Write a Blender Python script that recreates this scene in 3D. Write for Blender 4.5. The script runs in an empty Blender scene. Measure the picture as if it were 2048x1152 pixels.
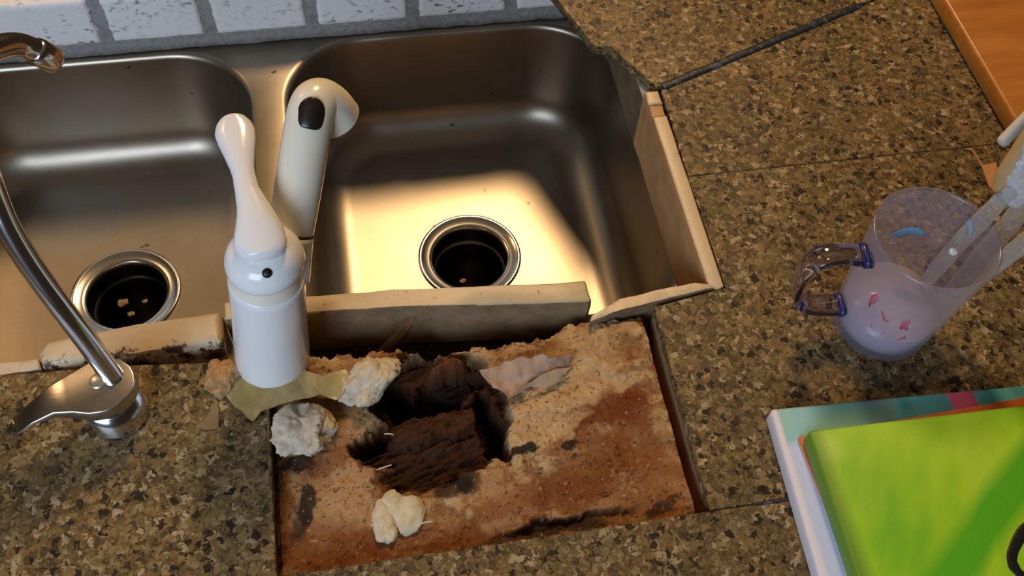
import bpy, bmesh, math, random
import numpy as np
from mathutils import Vector, Matrix, noise as mnoise
from mathutils.geometry import delaunay_2d_cdt

sc = bpy.context.scene
COL = sc.collection

# ------------------------------------------------------------------ camera
CAM = np.array([.0956, -.2195, .6815])
PITCH, ROLL, YAW, FPX = 56.9915, 4.7754, -13.5851, 1956.6
def cam_axes():
    p, y, r = map(math.radians, (PITCH, YAW, ROLL))
    f = np.array([-math.sin(y)*math.cos(p), math.cos(y)*math.cos(p), -math.sin(p)])
    rt = np.array([math.cos(y), math.sin(y), 0.0]); up = np.cross(rt, f)
    return rt*math.cos(r)+up*math.sin(r), -rt*math.sin(r)+up*math.cos(r), f
RT, UP, FW = cam_axes()
def at(px, py, z=0.0):
    """the place on the horizontal plane z that the photograph shows at (px, py)"""
    d = FW*FPX + RT*(px-1024) - UP*(py-576)
    return Vector(CAM + d*((z-CAM[2])/d[2]))
def aty(px, py, y):
    """the same on the upright plane y"""
    d = FW*FPX + RT*(px-1024) - UP*(py-576)
    return Vector(CAM + d*((y-CAM[1])/d[1]))
cd = bpy.data.cameras.new('camera'); cam = bpy.data.objects.new('camera', cd); COL.objects.link(cam)
cd.sensor_width = 36; cd.lens = FPX*36/2048; cd.clip_start = .01
M = Matrix.Identity(4)
for i in range(3):
    M[i][0], M[i][1], M[i][2], M[i][3] = RT[i], UP[i], -FW[i], CAM[i]
cam.matrix_world = M
sc.camera = cam

# ------------------------------------------------------------------ light
sc.view_settings.view_transform = 'Standard'; sc.view_settings.look = 'None'
sc.view_settings.gamma = 1; sc.view_settings.use_curve_mapping = False
sc.view_settings.exposure = 0.0
w = bpy.data.worlds.new('room'); sc.world = w; w.use_nodes = True
wn = w.node_tree.nodes; wl = w.node_tree.links; bg = wn['Background']
tc = wn.new('ShaderNodeTexCoord'); sep = wn.new('ShaderNodeSeparateXYZ')
wl.new(tc.outputs['Generated'], sep.inputs[0])
rmp = wn.new('ShaderNodeValToRGB'); wl.new(sep.outputs['Z'], rmp.inputs[0])
e = rmp.color_ramp.elements
e[0].position = 0.0; e[0].color = (.030, .018, .010, 1)
e[1].position = 1.0; e[1].color = (.13, .10, .07, 1)
k = e.new(.45); k.color = (.018, .013, .009, 1)
wl.new(rmp.outputs[0], bg.inputs[0]); bg.inputs[1].default_value = 1.0

def area(name, loc, target, sx, sy, power, color, shape='RECTANGLE'):
    l = bpy.data.lights.new(name, 'AREA'); l.shape = shape; l.size = sx; l.size_y = sy
    l.energy = power; l.color = color
    o = bpy.data.objects.new(name, l); COL.objects.link(o); o.location = loc
    o.rotation_euler = (Vector(target)-Vector(loc)).to_track_quat('-Z', 'Y').to_euler()
    return o
area('ceiling_lamp', (.42, 1.40, 1.40), (.2, .35, 0), .32, .32, 22, (1, .66, .34), 'DISK')
area('second_ceiling_lamp', (-1.05, 1.35, 1.40), (-.3, .35, 0), .3, .3, 3.0, (1, .62, .30), 'DISK')
area('window_light', (-.85, -1.25, .95), (.05, .2, 0), 1.0, .9, 30, (.66, .80, 1))

# ------------------------------------------------------------------ helpers
def link(o, parent=None):
    COL.objects.link(o)
    if parent is not None: o.parent = parent
    return o
def tag(o, label=None, cat=None, group=None, kind=None):
    for key, v in (('label', label), ('category', cat), ('group', group), ('kind', kind)):
        if v: o[key] = v
    return o
def thing(name, loc, label, cat, group=None):
    o = bpy.data.objects.new(name, None); COL.objects.link(o); o.location = loc
    o.empty_display_size = .02
    return tag(o, label, cat, group)
def obj(name, bm, mat, parent=None, smooth=True, origin=None):
    """link a bmesh in world coordinates as one mesh object"""
    me = bpy.data.meshes.new(name)
    off = Vector(parent.location) if parent is not None else None
    if parent is not None and parent.parent is not None: off = off + Vector(parent.parent.location)
    if off is None:
        if origin is None:
            zs = min(v.co.z for v in bm.verts)
            c = sum((v.co for v in bm.verts), Vector())/len(bm.verts); origin = Vector((c.x, c.y, zs))
        off = Vector(origin)
    for v in bm.verts: v.co -= off
    bmesh.ops.recalc_face_normals(bm, faces=bm.faces[:])
    bm.to_mesh(me); bm.free()
    if smooth:
        for p in me.polygons: p.use_smooth = True
    me.materials.append(mat)
    o = bpy.data.objects.new(name, me); link(o, parent)
    if parent is None: o.location = off
    return o
def soft(o, deg=35):
    """flat across sharp edges"""
    me = o.data; bm = bmesh.new(); bm.from_mesh(me)
    for ed in bm.edges:
        if len(ed.link_faces) == 2 and ed.calc_face_angle(0) > math.radians(deg): ed.smooth = False
    bm.to_mesh(me); bm.free(); return o
def prism(poly, z0, z1, bevel=0, seg=2, bm=None):
    bm = bm or bmesh.new()
    lo = [bm.verts.new((p[0], p[1], z0)) for p in poly]; hi = [bm.verts.new((p[0], p[1], z1)) for p in poly]
    n = len(poly); top = bm.faces.new(hi); bm.faces.new(lo[::-1])
    for i in range(n): bm.faces.new((lo[i], lo[(i+1) % n], hi[(i+1) % n], hi[i]))
    if bevel:
        bmesh.ops.bevel(bm, geom=[ed for ed in top.edges], offset=bevel, segments=seg, affect='EDGES', profile=.5)
    return bm
def rings(rs, cap0=True, cap1=True, bm=None, closed=True):
    """loft a list of equal-length point rings"""
    bm = bm or bmesh.new()
    vs = [[bm.verts.new(p) for p in r] for r in rs]; n = len(rs[0])
    for a, b in zip(vs, vs[1:]):
        for i in range(n if closed else n-1):
            bm.faces.new((a[i], a[(i+1) % n], b[(i+1) % n], b[i]))
    if cap0: bm.faces.new(vs[0][::-1])
    if cap1: bm.faces.new(vs[-1])
    return bm
def lathe(prof, c, n=48, axis=(0, 0, 1), bm=None, cap0=False, cap1=False):
    ax = Vector(axis).normalized(); u = ax.orthogonal().normalized(); v = ax.cross(u); c = Vector(c)
    return rings([[c+ax*z+u*(r*math.cos(t))+v*(r*math.sin(t)) for t in np.linspace(0, 2*math.pi, n, endpoint=False)]
                  for r, z in prof], cap0, cap1, bm)
def spline(pts, n):
    pts = [Vector(p) for p in pts]; P = [pts[0]*2-pts[1]]+pts+[pts[-1]*2-pts[-2]]; out = []
    m = len(pts)-1
    for k in range(n+1):
        t = k/n*m; i = min(int(t), m-1); t -= i; a, b, c, d = P[i:i+4]
        out.append(.5*((2*b)+(c-a)*t+(2*a-5*b+4*c-d)*t*t+(-a+3*b-3*c+d)*t**3))
    return out
def interp(vals, n):
    return np.interp(np.linspace(0, 1, n+1), np.linspace(0, 1, len(vals)), vals)
def sweep(path, ru, rv=None, side=None, n=24, power=2.0, round_ends=True, cap=True, bm=None):
    """tube along a path; ru/rv are half sizes (lists), side is the direction of ru"""
    path = [Vector(p) for p in path]; m = len(path)
    ru = list(ru) if hasattr(ru, '__len__') else [ru]*m
    rv = ru if rv is None else (list(rv) if hasattr(rv, '__len__') else [rv]*m)
    T = [(path[min(i+1, m-1)]-path[max(i-1, 0)]).normalized() for i in range(m)]
    S = Vector(side) if side is not None else T[0].orthogonal()
    rs = []
    def ring(c, a, b, s, v):
        o = []
        for t in np.linspace(0, 2*math.pi, n, endpoint=False):
            x, y = math.cos(t), math.sin(t)
            k = (abs(x)**power+abs(y)**power)**(-1/power) if power != 2 else 1
            o.append(c+s*(a*x*k)+v*(b*y*k))
        return o
    for i in range(m):
        t = T[i]; s = (S-t*S.dot(t)).normalized(); S = s; v = t.cross(s)
        if round_ends and i == 0:
            for q in (.15, .45, .75, .93):
                kk = math.sqrt(1-(1-q)**2); rs.append(ring(path[0]-t*min(ru[0], rv[0])*(1-q), ru[0]*kk, rv[0]*kk, s, v))
        rs.append(ring(path[i], ru[i], rv[i], s, v))
        if round_ends and i == m-1:
            for q in (.07, .25, .55, .85):
                kk = math.sqrt(1-q*q); rs.append(ring(path[-1]+t*min(ru[-1], rv[-1])*q, ru[-1]*kk, rv[-1]*kk, s, v))
    return rings(rs, cap, cap, bm)
_rng = np.random.default_rng(7)
_tab = _rng.random((256, 256))
def vnoise(x, y):
    x = np.asarray(x); y = np.asarray(y); xi = np.floor(x).astype(int); yi = np.floor(y).astype(int)
    fx = x-xi; fy = y-yi; fx = fx*fx*(3-2*fx); fy = fy*fy*(3-2*fy)
    g = lambda a, b: _tab[a % 256, b % 256]
    return (g(xi, yi)*(1-fx)+g(xi+1, yi)*fx)*(1-fy)+(g(xi, yi+1)*(1-fx)+g(xi+1, yi+1)*fx)*fy
def fbm(x, y, o=4):
    s = 0; a = .5; t = 0
    for i in range(o):
        s = s+a*vnoise(x+17.3*i, y+5.1*i); t += a; a *= .5; x = x*2.03; y = y*2.03
    return s/t

# ------------------------------------------------------------------ materials
class Mat:
    def __init__(s, name):
        s.m = bpy.data.materials.new(name); s.m.use_nodes = True
        s.t = s.m.node_tree; s.n = s.t.nodes; s.b = s.n['Principled BSDF']; s.out = s.n['Material Output']
        s.co = s.n.new('ShaderNodeTexCoord').outputs['Object']
    def set(s, **k):
        for a, v in k.items():
            s.b.inputs[a.replace('_', ' ')].default_value = (*v, 1) if isinstance(v, tuple) and len(v) == 3 else v
        return s
    def node(s, typ, **k):
        nd = s.n.new(typ)
        for a, v in k.items():
            if a in nd.inputs: nd.inputs[a].default_value = v
            else: setattr(nd, a, v)
        return nd
    def lk(s, a, b): s.t.links.new(a, b)
    def noise(s, scale, detail=4, rough=.6, co=None, stretch=None):
        nd = s.node('ShaderNodeTexNoise', Scale=scale, Detail=detail, Roughness=rough); c = co or s.co
        if stretch:
            mp = s.node('ShaderNodeMapping'); mp.inputs['Scale'].default_value = stretch; s.lk(c, mp.inputs[0]); c = mp.outputs[0]
        s.lk(c, nd.inputs['Vector']); return nd.outputs['Fac']
    def ramp(s, fac, stops, const=False):
        nd = s.node('ShaderNodeValToRGB'); cr = nd.color_ramp
        if const: cr.interpolation = 'CONSTANT'
        while len(cr.elements) < len(stops): cr.elements.new(.5)
        for el, (p, c) in zip(cr.elements, stops):
            el.position = p; el.color = (*c, 1) if len(c) == 3 else c
        s.lk(fac, nd.inputs[0]); return nd.outputs[0]
    def mix(s, f, a, b, mode='MIX'):
        nd = s.node('ShaderNodeMix', data_type='RGBA', blend_type=mode)
        for key, v in ((0, f), (6, a), (7, b)):
            if hasattr(v, 'is_output'): s.lk(v, nd.inputs[key])
            else: nd.inputs[key].default_value = (*v, 1) if isinstance(v, tuple) else v
        return nd.outputs[2]
    def color(s, c): s.lk(c, s.b.inputs['Base Color']); return s
    def bump(s, h, dist=.001, strength=.6):
        nd = s.node('ShaderNodeBump', Strength=strength, Distance=dist); s.lk(h, nd.inputs['Height'])
        s.lk(nd.outputs[0], s.b.inputs['Normal']); return s
def plain(name, c, rough=.5, **k): return Mat(name).set(Base_Color=c, Roughness=rough, **k).m
BLK, WHT = (0, 0, 0), (1, 1, 1)

def granite():
    s = Mat('speckled_granite')
    oi = s.node('ShaderNodeObjectInfo'); mul = s.node('ShaderNodeMath', operation='MULTIPLY'); mul.inputs[1].default_value = 7.0
    s.lk(oi.outputs['Random'], mul.inputs[0])
    add = s.node('ShaderNodeVectorMath', operation='ADD'); s.lk(s.co, add.inputs[0]); s.lk(mul.outputs[0], add.inputs[1])
    nz = s.node('ShaderNodeTexNoise', Scale=190.0, Detail=2.0); s.lk(add.outputs[0], nz.inputs['Vector'])
    sc_ = s.node('ShaderNodeVectorMath', operation='SCALE'); sc_.inputs['Scale'].default_value = .012; s.lk(nz.outputs['Color'], sc_.inputs[0])
    wv = s.node('ShaderNodeVectorMath', operation='ADD'); s.lk(add.outputs[0], wv.inputs[0]); s.lk(sc_.outputs[0], wv.inputs[1])
    def vor(scale):
        v = s.node('ShaderNodeTexVoronoi', Scale=scale); s.lk(wv.outputs[0], v.inputs['Vector'])
        sp = s.node('ShaderNodeSeparateColor'); s.lk(v.outputs['Color'], sp.inputs[0]); return sp.outputs
    a = vor(230.0); b = vor(430.0)
    base = s.ramp(a[0], [(0, (.035, .024, .012)), (.16, (.095, .062, .027)), (.34, (.165, .106, .042)), (.56, (.215, .145, .060)),
                         (.74, (.080, .056, .026)), (.84, (.29, .205, .098)), (.94, (.44, .35, .22))], True)
    fine = s.ramp(b[1], [(0, (.05, .036, .020)), (.18, (.12, .080, .036)), (.55, (.20, .135, .060)), (.88, (.36, .28, .16))], True)
    col = s.mix(.38, base, fine)
    sv_ = s.node('ShaderNodeTexVoronoi', Scale=125.0); s.lk(wv.outputs[0], sv_.inputs['Vector'])
    ssp = s.node('ShaderNodeSeparateColor'); s.lk(sv_.outputs['Color'], ssp.inputs[0])
    rad_ = s.node('ShaderNodeMath', operation='MULTIPLY_ADD'); rad_.inputs[1].default_value = -.80; s.lk(ssp.outputs[0], rad_.inputs[0]); rad_.inputs[2].default_value = .53
    df_ = s.node('ShaderNodeMath', operation='SUBTRACT'); s.lk(rad_.outputs[0], df_.inputs[0]); s.lk(sv_.outputs['Distance'], df_.inputs[1])
    spot = s.ramp(df_.outputs[0], [(0, BLK), (.06, (.92, .92, .92))])
    col = s.mix(spot, col, (.016, .012, .008))
    cloud = s.ramp(s.noise(22, 3), [(.3, (.74, .76, .76)), (.7, (1.22, 1.14, 1.0))])
    col = s.mix(.8, col, cloud, 'MULTIPLY')
    s.color(col).set(Roughness=.42); s.b.inputs['Specular IOR Level'].default_value = .22
    return s.m
def steel(name='brushed_steel', rough=.36, col=(.35, .30, .235), stain=None):
    s = Mat(name); s.set(Metallic=1.0)
    n = s.noise(9, 5, .6); fine = s.noise(900, 2, .5, stretch=(.08, 1, 1))
    s.color(s.mix(1.0, s.ramp(n, [(.3, tuple(x*.86 for x in col)), (.7, col)]), s.ramp(fine, [(.3, (.93, .93, .93)), (.7, WHT)]), 'MULTIPLY'))
    if stain is not None:       # dried water ring and grime specks on the steel
        dv = s.node('ShaderNodeVectorMath', operation='DISTANCE'); s.lk(s.co, dv.inputs[0]); dv.inputs[1].default_value = stain
        wob = s.node('ShaderNodeMath', operation='MULTIPLY_ADD'); wob.inputs[1].default_value = .012; s.lk(s.noise(40, 3), wob.inputs[0]); s.lk(dv.outputs['Value'], wob.inputs[2])
        ring = s.node('ShaderNodeMapRange'); ring.inputs['From Max'].default_value = .08; s.lk(wob.outputs[0], ring.inputs['Value'])
        prev = s.b.inputs['Base Color'].links[0].from_socket
        st = s.mix(s.ramp(ring.outputs[0], [(0, (.5, .5, .5)), (.60, (.5, .5, .5)), (.66, WHT), (.70, BLK)]), prev, (.30, .29, .275))
        sp = s.ramp(s.noise(75, 2, .5, stretch=(.7, 1, 1)), [(.735, BLK), (.77, (.8, .8, .8))])
        s.color(s.mix(sp, st, (.05, .04, .03)))
    r = s.node('ShaderNodeMapRange'); r.inputs['To Min'].default_value = rough-.05; r.inputs['To Max'].default_value = rough+.08
    s.lk(n, r.inputs['Value']); s.lk(r.outputs[0], s.b.inputs['Roughness'])
    s.bump(fine, .0002, .15); return s.m
def chrome(): return plain('chrome', (.72, .74, .77), .16, Metallic=1.0)
def ceramic(name, c, dirt, amount=.55, rough=.45):
    s = Mat(name)
    n = s.noise(55, 6, .72); n2 = s.noise(300, 3, .6); cl = s.noise(18, 3)
    base = s.mix(s.ramp(cl, [(.3, BLK), (.75, WHT)]), tuple(x*.82 for x in c), c)
    col = s.mix(s.ramp(n, [(amount, BLK), (amount+.06, WHT)]), base, dirt)
    col = s.mix(s.ramp(n2, [(.66, BLK), (.72, WHT)]), col, tuple(x*.7 for x in dirt))
    s.color(col).set(Roughness=rough); s.bump(n, .0006, .4); return s.m
def white_tile():
    s = Mat('tumbled_white_tile')
    pit = s.noise(210, 4, .6, stretch=(.55, 1, 1)); reg = s.noise(16, 3)
    mk = s.mix(1.0, s.ramp(pit, [(.57, BLK), (.63, WHT)]), s.ramp(reg, [(.42, BLK), (.6, WHT)]), 'MULTIPLY')
    s.color(s.mix(mk, (.80, .78, .76), (.25, .24, .235))).set(Roughness=.6)
    s.bump(pit, .001, .5); return s.m
def speck(name, c, d, scale=120, lo=.45, hi=.6, rough=.8, bump=.001):
    s = Mat(name); n = s.noise(scale, 5, .65)
    s.color(s.ramp(n, [(lo, c), (hi, d)])).set(Roughness=rough); s.bump(n, bump, .6); return s.m
GRAN = granite(); STEEL = steel(stain=tuple(at(150, 432, -.213)-Vector((0, .4, -.216)))); CHROME = chrome()
RING = steel('drain_ring_steel', .22, (.62, .58, .52))
BLACK = plain('black_rubber', (.006, .006, .006), .35)
WHITE = plain('white_enamel', (.80, .80, .80), .16)
CREAM = plain('aged_cream_plastic', (.78, .73, .60), .2)
BUTTON = plain('dark_brown_button', (.018, .010, .007), .3)
DARK = plain('dark_seal', (.012, .011, .010), .5)
TILE = white_tile()
GROUT = speck('grey_grout', (.27, .265, .25), (.20, .195, .185), 160)
CAULK = speck('dark_caulk', (.012, .015, .020), (.08, .10, .13), 130, .52, .70, .4)
STRIP = ceramic('cream_ceramic', (.60, .46, .27), (.12, .05, .018), .66)
STRIPL = ceramic('stained_cream_ceramic', (.64, .52, .36), (.10, .04, .015), .565)
def rusty():
    s = Mat('rust_stained_ceramic'); n = s.noise(60, 6, .72); sp = s.node('ShaderNodeSeparateXYZ'); s.lk(s.co, sp.inputs[0])
    m = s.node('ShaderNodeMath', operation='MULTIPLY_ADD'); m.inputs[1].default_value = -9.0; s.lk(sp.outputs['Y'], m.inputs[0]); s.lk(n, m.inputs[2])
    cl = s.ramp(s.noise(20, 3), [(.3, (.50, .38, .24)), (.7, (.66, .54, .37))])
    s.color(s.mix(s.ramp(m.outputs[0], [(.595, BLK), (.645, WHT)]), cl, (.07, .028, .012))).set(Roughness=.5); s.bump(n, .0006, .4); return s.m
RUSTY = rusty()
STRIPR = ceramic('clean_cream_ceramic', (.66, .50, .30), (.20, .11, .05), .72)
BODYC = speck('dusty_ceramic_body', (.27, .18, .095), (.15, .095, .045), 60, .35, .7, .85)
BODYR = speck('brown_ceramic_body', (.50, .27, .11), (.36, .19, .075), 40, .35, .7, .6)

# ------------------------------------------------------------------ countertop: granite tiles round the sink cut-out
counter = thing('countertop', (.5, .15, -.011), 'brown speckled granite tile countertop around the double sink', 'countertop')
T0, T1 = -.011, 0.0
tiles = [
    [(-.308, -.62), (-.0012, -.62), (-.0012, .140), (-.012, .168), (-.028, .1735), (-.045, .1745), (-.110, .1815), (-.205, .1862), (-.308, .1865)],
    [(-.62, -.62), (-.3095, -.62), (-.3095, .1865), (-.41, .1865), (-.41, .308), (-.62, .308)],
    [(0, -.62), (.97, -.62), (.97, -.0005), (0, -.0005)],
    [(.3115, .0003), (.97, .0003), (.97, .3078), (.3785, .3078), (.3785, .1855), (.3135, .1765)],
    [(.3785, .3083), (.97, .3083), (.97, .6398), (.3805, .4155)],
    [(.3775, .4195), (.97, .6405), (.97, .95), (.27, .95), (.270, .640), (.287, .607), (.305, .553), (.329, .482), (.345, .480)],
    [(-.62, .3095), (-.41, .3095), (-.41, .622), (-.62, .622)],
    [(-.62, .6235), (-.0015, .6235), (-.0015, .95), (-.62, .95)],
    [(0, .6235), (.2685, .6235), (.2685, .95), (0, .95)],
]
for p in tiles:
    o = obj('granite_tile', prism(p, T0, T1, .0008, 1), GRAN, counter, False)
    o['label'] = 'brown speckled granite tile'
# dark caulk bead in the mitred joint
d = Vector((.935, .353, 0)); a0 = Vector((.3815, .4182, 0))
path = [a0+d*(.002+.0042*i) for i in range(62)]
rr = [(.0046+.0008*(vnoise(i*.35, 3.2)-.5))*(1 if i < 59 else (62-i)/3) for i in range(62)]
path = [p+Vector((0, .0008*float(vnoise(i*.5, 4.4)), .0003+.0003*float(vnoise(i*.5, 9.1)))) for i, p in enumerate(path)]
obj('joint_caulk', sweep(path, rr, [r*.30 for r in rr], side=d.cross(Vector((0, 0, 1))), n=10), CAULK, counter)['label'] = 'dark blue grey caulk line in the mitred joint'
path = [Vector((.345+.004*i, -.0008, -.0002)) for i in range(14)]
obj('joint_caulk', sweep(path, .0014, .0008, side=(0, 1, 0), n=8), CAULK, counter)['label'] = 'thin bluish caulk line beside the canvases'
# boards that carry the tiles (below the granite, open at the sink)
PLY = speck('plywood', (.30, .18, .09), (.20, .11, .05), 30, .35, .7)
bm = bmesh.new()
for p in ([(-.62, -.62), (.97, -.62), (.97, -.002), (-.62, -.002)], [(-.62, -.002), (-.0025, -.002), (-.0025, .166), (-.62, .166)],
          [(.313, -.002), (.97, -.002), (.97, .174), (.313, .174)], [(.3805, .174), (.97, .174), (.97, .42), (.3805, .42)],
          [(.3805, .42), (.97, .42), (.97, .95), (.3805, .95)], [(-.62, .166), (-.414, .166), (-.414, .95), (-.62, .95)],
          [(-.414, .624), (.3805, .624), (.3805, .95), (-.414, .95)]):
    prism(p, -.073, -.0115, bm=bm)
obj('plywood_deck', bm, PLY, counter, False)

# ------------------------------------------------------------------ row of white tiles at the back of the cut-out
back = thing('backsplash_tile_row', (0, .615, -.074), 'row of pitted white tiles in grey grout behind the sink', 'tile row')
bm = bmesh.new(); nx = 160
gv = []
for i in range(nx+1):
    x = -.41+.76*i/nx; j = .0035*(fbm(np.float64(x*60), np.float64(1.7))-.5)
    gv.append([bm.verts.new((x, .6235, -.0745)), bm.verts.new((x, .6068+j, -.0735+.5*j)), bm.verts.new((x, .6085+j*.3, -.066)),
               bm.verts.new((x, .6098, -.05)), bm.verts.new((x, .6098, -.003)), bm.verts.new((x, .6235, -.003))])
for a, b in zip(gv, gv[1:]):
    for k in range(6): bm.faces.new((a[k], b[k], b[(k+1) % 6], a[(k+1) % 6]))
bm.faces.new(gv[0]); bm.faces.new(gv[-1][::-1])
obj('grout', bm, GROUT, back)
rnd = random.Random(4)
seam = [-.373, -.269, -.1600, -.0545, .0525, .1605, .2685, .349]
for i, (xa, xb) in enumerate(zip(seam, seam[1:])):
    bm = bmesh.new(); nu, nv = 44, 18; grid = []
    xa += .0065; xb -= .0065; z0, z1 = -.0585, -.0012
    for a in range(nu+1):
        row = []
        for b in range(nv+1):
            u, v = a/nu, b/nv; x = xa+(xb-xa)*u; z = z0+(z1-z0)*v
            x += (.0016*(float(fbm(np.float64(z*150), np.float64(i*3.1)))-.5))*(1 if u in (0, 1) else 0)*2
            z += (.0014*(float(fbm(np.float64(x*120), np.float64(i*5.3)))-.5))*(1 if v == 0 else 0)*2
            ed = min(u*(xb-xa), (1-u)*(xb-xa), v*(z1-z0), (1-v)*(z1-z0)); rd = max(0, 1-ed/.004)
            row.append(bm.verts.new((x, .6065+.0028*rd*rd+.0007*float(fbm(np.float64(x*230), np.float64(z*230))), z)))
        grid.append(row)
    for a in range(nu):
        for b in range(nv): bm.faces.new((grid[a][b], grid[a+1][b], grid[a+1][b+1], grid[a][b+1]))
    bd = [ed for ed in bm.edges if len(ed.link_faces) == 1]
    ex = bmesh.ops.extrude_edge_only(bm, edges=bd)['geom']
    for v in ex:
        if isinstance(v, bmesh.types.BMVert): v.co.y = .622
    bmesh.ops.holes_fill(bm, edges=[ed for ed in bm.edges if len(ed.link_faces) == 1], sides=0)
    soft(obj('tile', bm, TILE, back), 50)

# ------------------------------------------------------------------ double bowl sink
sink = thing('double_sink', (0, .4, -.216), 'brushed stainless steel undermount double bowl sink', 'sink')
SZ, FLZ = -.0755, -.214
def rrect(x0, x1, y0, y1, r, z, per=14):
    pts = []
    for cx, cy, a in ((x1-r, y1-r, 0), (x0+r, y1-r, 90), (x0+r, y0+r, 180), (x1-r, y0+r, 270)):
        for t in np.linspace(a, a+90, per): pts.append(Vector((cx+r*math.cos(math.radians(t)), cy+r*math.sin(math.radians(t)), z)))
    out = []
    for i, p in enumerate(pts):   # extra points along the straight sides
        q = pts[(i+1) % len(pts)]; out.append(p)
        if i % per == per-1:
            for f in np.linspace(0, 1, 14)[1:-1]: out.append(p.lerp(q, float(f)))
    return out
def bowl(bm, x0, x1, y0, y1, dx, dy, ox0, ox1):
    rs = []
    outer = []
    for p in rrect(x0, x1, y0, y1, .083, SZ):           # flat flange out to the half rectangle
        c = Vector(((x0+x1)/2, (y0+y1)/2, SZ)); v = p-c
        ty = ((.6235 if v.y > 0 else .165)-c.y)/v.y if abs(v.y) > 1e-6 else 9
        tx = ((ox1 if v.x > 0 else ox0)-c.x)/v.x if abs(v.x) > 1e-6 else 9
        outer.append(c+v*min(tx, ty))
    rs.append(outer)
    def ins(i, z, r): return rrect(x0+i, x1-i, y0+i, y1-i, r, z)
    rs.append(ins(-.004, SZ, .087))
    for t in np.linspace(0, 90, 6)[1:]:                 # rolled rim
        a = math.radians(t); rs.append(ins(-.004+.007*math.sin(a), SZ-.007*(1-math.cos(a)), .085))
    for f in np.linspace(0, 1, 6)[1:]: rs.append(ins(.003+.009*f, SZ-.007-(.090)*f, .085-.006*f))
    R = .042
    for t in np.linspace(0, 90, 12)[1:]:
        a = math.radians(t); rs.append(ins(.012+R*(1-math.cos(a)), SZ-.097-R*math.sin(a), .079-.030*(1-math.cos(a))))
    last = rs[-1]; zf = last[0].z; c = Vector((dx, dy, zf))
    for f in (.25, .5, .72, .88, 1.0):
        ring = []
        for p in last:
            v = Vector((p.x-dx, p.y-dy, 0)); q = c+v.normalized()*.0565
            r = p.lerp(q, f); r.z = zf-.0028*f; ring.append(r)
        rs.append(ring)
    rings(rs, False, False, bm)
bm = bmesh.new()
bowl(bm, .0165, .372, .196, .6035, .193, .396, .0, .395)
bowl(bm, -.372, -.0175, .196, .6035, -.1775, .398, -.41, .0)
bmesh.ops.remove_doubles(bm, verts=bm.verts[:], dist=.0004)
o = obj('basin', bm, STEEL, sink)
for cx, cy in ((.193, .396), (-.1775, .398)):
    z = SZ-.097-.042-.0028
    fl = obj('drain_flange', lathe([(.0575, z-.001), (.0572, z+.0012), (.0550, z+.0022), (.0530, z+.0012), (.0500, z-.0004), (.0460, z-.0010),
                                  (.0430, z-.0016), (.0415, z-.0035), (.0408, z-.008)], (cx, cy, 0), 72), RING, sink)
    fl['label'] = 'polished steel drain ring'
    t = obj('drain_throat', lathe([(.0410, z-.006), (.0405, z-.012), (.0402, z-.05), (.0395, z-.10), (.001, z-.10)], (cx, cy, 0), 48), BLACK, fl)
    t['label'] = 'black rubber drain throat'
    obj('drain_collar', lathe([(.0404, z-.026), (.0380, z-.0275), (.0372, z-.029), (.0380, z-.031)], (cx, cy, 0), 48), steel('worn_steel', .35, (.22, .21, .2)) if cx > 0 else BLACK, fl)

# ------------------------------------------------------------------ cream edge strips round the cut-out
def strip(name, poly, z0, z1, mat_top, mat_side, label, bevel=.002, seed=0, rough_top=0.0, dz=None):
    bm = prism(poly, z0, z1, bevel, 3)
    bmesh.ops.subdivide_edges(bm, edges=[ed for ed in bm.edges if ed.calc_length() > .012], cuts=6, use_grid_fill=True)
    bmesh.ops.triangulate(bm, faces=[f for f in bm.faces if len(f.verts) > 4])
    for v in bm.verts:
        n_ = mnoise.noise_vector(v.co*160+Vector((seed*3.1, 0, 0)))*.0006 + mnoise.noise_vector(v.co*45+Vector((seed, 2, 0)))*.0007
        v.co += n_
        if dz: v.co.z += dz(v.co.x)
    o = obj(name, bm, mat_top, None)
    o.data.materials.append(mat_side)
    for p in o.data.polygons: p.material_index = 0 if p.normal.z > .35 else 1
    soft(o, 40); return tag(o, label, 'tile strip')
s = strip('ceramic_strip', [(-.034, .2125), (-.034, .2290), (.10, .2215), (.2615, .2090), (.2630, .1905), (.2600, .1880), (.10, .2055)], -.0585, .0015, STRIP, BODYC,
          'long cream tile strip with dusty bare front face behind the rotten board', .003, 1)
strip('ceramic_strip', [(-.172, .1895), (-.1755, .201), (-.170, .2125), (-.10, .2165), (-.0370, .2215), (-.0365, .192), (-.10, .1905)], -.072, .002, RUSTY, RUSTY,
      'rust spotted cream tile strip left of the white faucet', .0065, 2)
strip('ceramic_strip', [(-.30, .1880), (-.30, .1985), (-.20, .1975), (-.1760, .1985), (-.1735, .1885), (-.20, .1868)], -.072, -.001, STRIPL, STRIPL,
      'short thin cream tile strip at the left photo edge', .002, 3)
strip('ceramic_strip', [(.2570, .1700), (.2600, .1765), (.2680, .1795), (.2860, .1885), (.3200, .1920), (.3530, .1955), (.3655, .1925), (.3700, .1885), (.3130, .1812), (.2800, .1765)], -.0580, .000, STRIPR, BODYC,
      'broken cream tile strip tapering to a point at the front right corner', .0015, 4)
strip('ceramic_strip', [(.3640, .3835), (.3780, .3835), (.3775, .1885), (.3720, .1855), (.3640, .1905)], -.074, -.0005, STRIPR, BODYR,
      'long cream tile strip along the right side of the sink', .002, 5)
strip('ceramic_strip', [(.3640, .4155), (.3775, .4155), (.3780, .3990), (.3640, .3990)], -.074, -.0005, STRIPR, BODYR,
      'short cream tile strip at the end of the caulk line', .002, 6)
strip('mortar_joint', [(.3645, .3985), (.3770, .3985), (.3770, .3840), (.3645, .3840)], -.074, -.0022, BODYR, BODYR,
      'brown mortar joint between the two right side tile strips', .001, 9)['category'] = 'mortar'
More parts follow.
